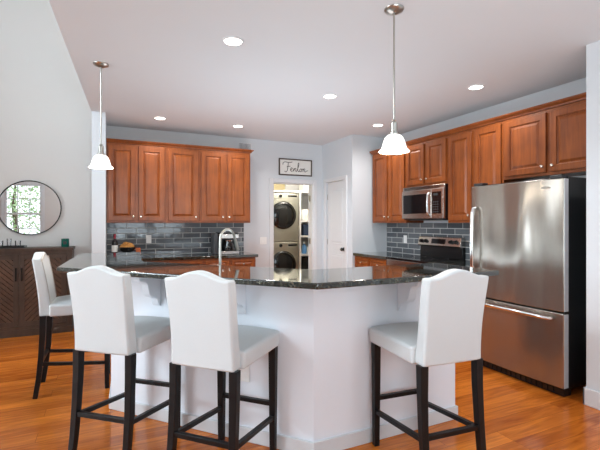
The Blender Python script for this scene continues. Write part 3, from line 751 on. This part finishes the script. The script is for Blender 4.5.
for k in range(130):
    a_ = random.random()*2*PI; r_ = .092*math.sqrt(random.random()); zz = .112+.085*(1-(r_/.10)**2)*random.uniform(.6, 1)
    w_ = random.uniform(.010, .016); mt = Matrix.Translation((r_*math.cos(a_), r_*math.sin(a_), zz)) @ Matrix.Rotation(random.random()*3, 4, Vector((random.random(), random.random(), .3)))
    b.prism_mat([(w_*math.cos(t*PI/3), w_*math.sin(t*PI/3)) for t in range(6)], -.004, .004, mt)
b.lathe([(.001, .08), (.085, .105), (.07, .14), (.03, .165), (.001, .17)], n=16)
b.build('snacks', 'cracker', o)['kind'] = 'stuff'
tag(MB().box(-.03, .03, -.02, .02, 0, .11).build('snack_box', 'orange', loc=(.345, 5.95, CZ), bevel=.003), 'small orange box on back counter right of the snack bowl', 'box')
# coffee maker
o = thing('coffee_maker', 'black and silver coffee maker on the back counter', 'coffee maker', (1.53, 5.86, CZ))
MB().box(-.125, .165, -.15, .14, 0, .045).build('base', 'steel', o, bevel=.006)
MB().box(-.125, .165, .03, .14, .0455, .26).build('tower', 'black', o, bevel=.006)
MB().box(-.125, .165, -.14, .0295, .225, .29).build('brew_head', 'steel', o, bevel=.008)
MB().box(-.115, .155, -.13, .13, .2905, .312).build('lid', 'black', o, bevel=.006)
MB().box(-.19, -.128, -.08, .13, 0, .30).build('water_tank', 'darkgrey', o, bevel=.01)
c = MB().lathe([(.001, .0455), (.062, .0455), (.075, .07), (.075, .11), (.055, .16), (.05, .185), (.048, .185), (.052, .16), (.072, .11), (.072, .072), (.001, .05)], (.03, -.06, 0), 24, cap=False).build('carafe', 'blackglass', o, smooth=True)
MB().lathe([(.05, .186), (.052, .20), (.02, .206), (.001, .206)], (.03, -.06, 0), 24).build('lid', 'steel', c, smooth=True)
MB().tube([(.085, -.06, .175), (.13, -.06, .17), (.135, -.06, .12), (.105, -.06, .085)], .008, 8).build('handle', 'black', c, smooth=True)
# faucet
fd = Vector((.90, .43, 0)); fb = Vector((.77, 3.115, CZ))
o = thing('faucet', 'tall brushed nickel gooseneck faucet behind the raised bar', 'faucet', fb)
MB().lathe([(.001, 0), (.028, 0), (.028, .008), (.02, .03), (.018, .05), (.001, .05)], n=20).build('base', 'nickel', o, smooth=True)
pts = [(0, 0, .05), (0, 0, .30)]
for k in range(1, 11):
    a_ = PI-PI*k/10*.93; p = fd*(.075+.075*math.cos(a_)); pts.append((p.x, p.y, .315+.085*math.sin(a_)))
MB().tube(pts, .0095, 12).build('spout', 'nickel', o, smooth=True)
e = Vector(pts[-1]); dn = (Vector(pts[-1])-Vector(pts[-2])).normalized()
MB().tube([e-dn*.002, e+dn*.03, e+dn*.11], [.0105, .0125, .015], 12).build('spray_head', 'nickel', o, smooth=True)
MB().tube([(0, 0, .04), (.02, -.03, .045), (.04, -.06, .075)], [.008, .007, .006], 8).build('lever', 'nickel', o, smooth=True)

# ================================================================ wall sign
o = thing('name_sign', 'framed white sign with black script lettering above the doorway', 'sign', (2.805, YB-.0005, 2.297))
b = MB(); w2, h2, t_ = .302, .138, .018
b.box(-w2, w2, -.022, 0, -h2, -h2+t_).box(-w2, w2, -.022, 0, h2-t_, h2).box(-w2, -w2+t_, -.022, 0, -h2+t_, h2-t_).box(w2-t_, w2, -.022, 0, -h2+t_, h2-t_)
b.build('frame', 'frame', o, bevel=.002)
MB().box(-w2+t_, w2-t_, -.010, -.002, -h2+t_, h2-t_).build('board', 'paper', o)
strokes = [
 [(-.235, .035), (-.225, .068), (-.19, .082), (-.14, .075), (-.09, .080), (-.065, .088)],                 # F bar
 [(-.135, .075), (-.142, .02), (-.15, -.04), (-.165, -.075), (-.19, -.082), (-.20, -.066)], [(-.165, .005), (-.135, .012), (-.10, .014)],
 [(-.105, -.05), (-.085, -.045), (-.066, -.028), (-.070, -.012), (-.086, -.015), (-.094, -.04), (-.084, -.066), (-.064, -.066), (-.042, -.048)],  # e
 [(-.042, -.048), (-.030, -.015), (-.032, -.045), (-.036, -.068), (-.026, -.035), (-.008, -.014), (.002, -.022), (-.002, -.055), (.006, -.068), (.024, -.05)],  # n
 [(.024, -.05), (.046, .01), (.058, .06), (.052, .078), (.042, .06), (.038, 0), (.040, -.05), (.052, -.068), (.072, -.052)],  # l
 [(.092, -.016), (.076, -.030), (.076, -.056), (.092, -.068), (.108, -.056), (.108, -.030), (.094, -.016), (.102, -.022), (.126, -.024)],  # o
 [(.126, -.024), (.136, -.015), (.134, -.045), (.130, -.068), (.140, -.035), (.158, -.014), (.168, -.022), (.164, -.055), (.174, -.068), (.198, -.05), (.225, -.044)],  # n
]
b = MB()
for st in strokes:
    P = [Vector((x_, 0, z_)) for x_, z_ in st]; sm = []
    for i in range(len(P)-1):
        a_, b_, c_, d_ = P[max(i-1, 0)], P[i], P[i+1], P[min(i+2, len(P)-1)]
        for k in range(5):
            t = k/5; sm.append(.5*((2*b_)+(c_-a_)*t+(2*a_-5*b_+4*c_-d_)*t*t+(3*b_-a_-3*c_+d_)*t**3))
    sm.append(P[-1]); b.tube([p+Vector((.003, -.011, 0)) for p in sm], .0048, 6)
b.build('lettering', 'ink', o)

# ================================================================ laundry
ux, uy, uw = 2.765, 7.46, .686
def laundry_unit(z0, label, name, low):
    o = thing(name, label, 'washer' if name == 'washing_machine' else 'dryer', (ux, uy, z0)); hh = .978
    MB().box(0, uw, .0, .78, .0, hh).build('body', 'washer', o, bevel=.012, seg=3)
    MB().box(.02, uw-.02, -.006, 0, .86, .965).build('control_panel', 'washer', o, bevel=.004)
    MB().lathe([(.001, -.035), (.03, -.034), (.034, -.006)], (uw*.42, 0, .912), 20, 'y').build('dial', 'black', o, smooth=True)
    MB().box(uw*.66, uw*.66+.19, -.009, -.006, .895, .93).build('display', 'black', o)
    cz = .53
    dr = MB().lathe([(.27, -.001), (.275, -.02), (.26, -.04), (.225, -.045), (.215, -.03), (.215, -.001)], (uw/2, 0, cz), 44, 'y', cap=False).build('door', 'black', o, smooth=True)
    MB().lathe([(.215, -.03), (.18, -.04), (.10, -.055), (.001, -.06)], (uw/2, 0, cz), 44, 'y').build('door_glass', 'blackglass', dr, smooth=True)
    if low:
        MB().box(.03, uw-.03, -.004, 0, .03, .18).build('drawer', 'washer', o, bevel=.003)
    return o
laundry_unit(.012, 'champagne front-load washer, lower of the stacked pair', 'washing_machine', True)
laundry_unit(.9935, 'champagne front-load dryer stacked on the washer', 'dryer', False)
o = thing('laundry_surround', 'white cabinet surround with shelves beside the stacked laundry machines', 'shelf unit', (0, 0, 0))
MB().box(2.71, 3.495, 7.44, 8.25, 1.985, 2.02).build('top_panel', 'trim', o)
MB().box(3.46, 3.495, 7.44, 8.25, 0, 1.984).build('side_panel', 'trim', o)
MB().box(2.71, 2.755, 7.44, 8.25, 0, 1.984).build('side_panel', 'trim', o)
MB().box(4.30, 4.335, 7.44, 8.25, 0, 2.30).build('side_panel', 'trim', o)
shz = (.42, .74, 1.115, 1.42, 2.02)
for zz in shz: MB().box(3.496, 4.299, 7.46, 8.25, zz-.035, zz).build('shelf', 'trim', o)
MB().box(3.496, 4.299, 8.252, 8.29, 0, 2.3).build('back_panel', 'trim', o)
def bottle(x, y, zz, r_, h_, mat, lab, capm='whiteplastic'):
    o = thing('detergent_bottle', lab, 'bottle', (x, y, zz+.001))
    MB().lathe([(.001, 0), (r_, 0), (r_, h_*.62), (r_*.45, h_*.78), (r_*.4, h_*.85), (.001, h_*.85)], n=16).build('bottle_body', mat, o, smooth=True)
    MB().lathe([(r_*.48, h_*.851), (r_*.48, h_), (.001, h_)], n=16).build('cap', capm, o)
def basket(x, y, zz, w_, d_, h_, mat, lab):
    b = MB().box(-w_/2, w_/2, -d_/2, d_/2, 0, .01)
    for q in ((-w_/2, w_/2, -d_/2, -d_/2+.01), (-w_/2, w_/2, d_/2-.01, d_/2)): b.box(*q, .01, h_)
    b.box(-w_/2, -w_/2+.01, -d_/2+.01, d_/2-.01, .01, h_).box(w_/2-.01, w_/2, -d_/2+.01, d_/2-.01, .01, h_)
    tag(b.build('storage_basket', mat, loc=(x, y, zz+.001)), lab, 'basket')
basket(3.76, 7.62, 1.115, .36, .26, .23, 'bluebin', 'navy storage basket on laundry shelf at middle height')
bottle(3.62, 7.56, .74, .05, .24, 'blue', 'blue detergent bottle on laundry shelf under the navy basket, left')
bottle(3.74, 7.56, .74, .055, .19, 'whiteplastic', 'white detergent bottle on laundry shelf beside blue bottle', 'blue')
bottle(3.86, 7.60, .74, .05, .27, 'green', 'green detergent bottle on laundry shelf under the navy basket, right', 'darkgrey')
basket(3.76, 7.66, .42, .38, .28, .24, 'black', 'black storage basket on the lower laundry shelf')
tag(MB().box(-.06, .06, -.04, .04, 0, .08).build('red_carton', 'red', loc=(3.77, 7.66, .432)), 'red carton inside the black basket', 'carton')
tag(MB().lathe([(.001, 0), (.085, 0), (.09, .01), (.09, .20), (.06, .23), (.001, .23)], n=20).build('storage_jar', 'whiteplastic', loc=(3.66, 7.62, 1.421), smooth=True), 'white rounded storage jar on laundry shelf above navy basket', 'jar')
tag(MB().box(-.06, .06, -.09, .09, 0, .26).build('towel_stack', 'peach', loc=(3.84, 7.62, 1.421), bevel=.02), 'peach folded cloth on laundry shelf beside white jar', 'towel')
tag(MB().box(-.16, .16, -.12, .12, 0, .16).build('storage_box', 'whiteplastic', loc=(3.75, 7.64, 2.021), bevel=.01), 'white storage box on the top laundry shelf', 'box')
area_l = bpy.data.lights.new('laundry_lamp', 'POINT'); area_l.energy = 27; area_l.color = (1, .92, .78); area_l.shadow_soft_size = .12
lt = thing('laundry_light', 'flush round ceiling light inside the laundry room', 'ceiling light', (3.35, 6.9, 2.5))
MB().lathe([(.001, -.09), (.09, -.08), (.14, -.045), (.15, -.001)], n=28).build('diffuser', 'shade', lt, smooth=True)
lo = bpy.data.objects.new('laundry_lamp', area_l); COL.objects.link(lo); lo.parent = lt; lo.location = (0, 0, -.20)

# ================================================================ outside the window that the mirror shows
o = thing('garden_tree', 'leafy green tree in the garden seen through the mirrored window', 'tree', (-4.2, -11.5, -.2))
MB().tube([(0, 0, 0), (.05, 0, 1.2), (-.05, .1, 2.4), (0, 0, 3.4)], [.16, .12, .09, .04], 10).build('trunk', 'bark', o, smooth=True)
b = MB()
for k in range(1500):
    d = Vector((random.gauss(0, 1), random.gauss(0, 1), random.gauss(0, 1))).normalized()*random.random()**.4
    c = Vector((d.x*2.2, d.y*2.0, 2.7+d.z*1.9)); s_ = random.uniform(.06, .12)
    u = Vector((random.gauss(0, 1), random.gauss(0, 1), random.gauss(0, 1))).normalized(); w_ = u.orthogonal().normalized()
    b.add([c-u*s_, c+w_*s_*.5, c+u*s_, c-w_*s_*.5], [(0, 1, 2, 3)])
b.build('foliage', 'leaf', o)['kind'] = 'stuff'
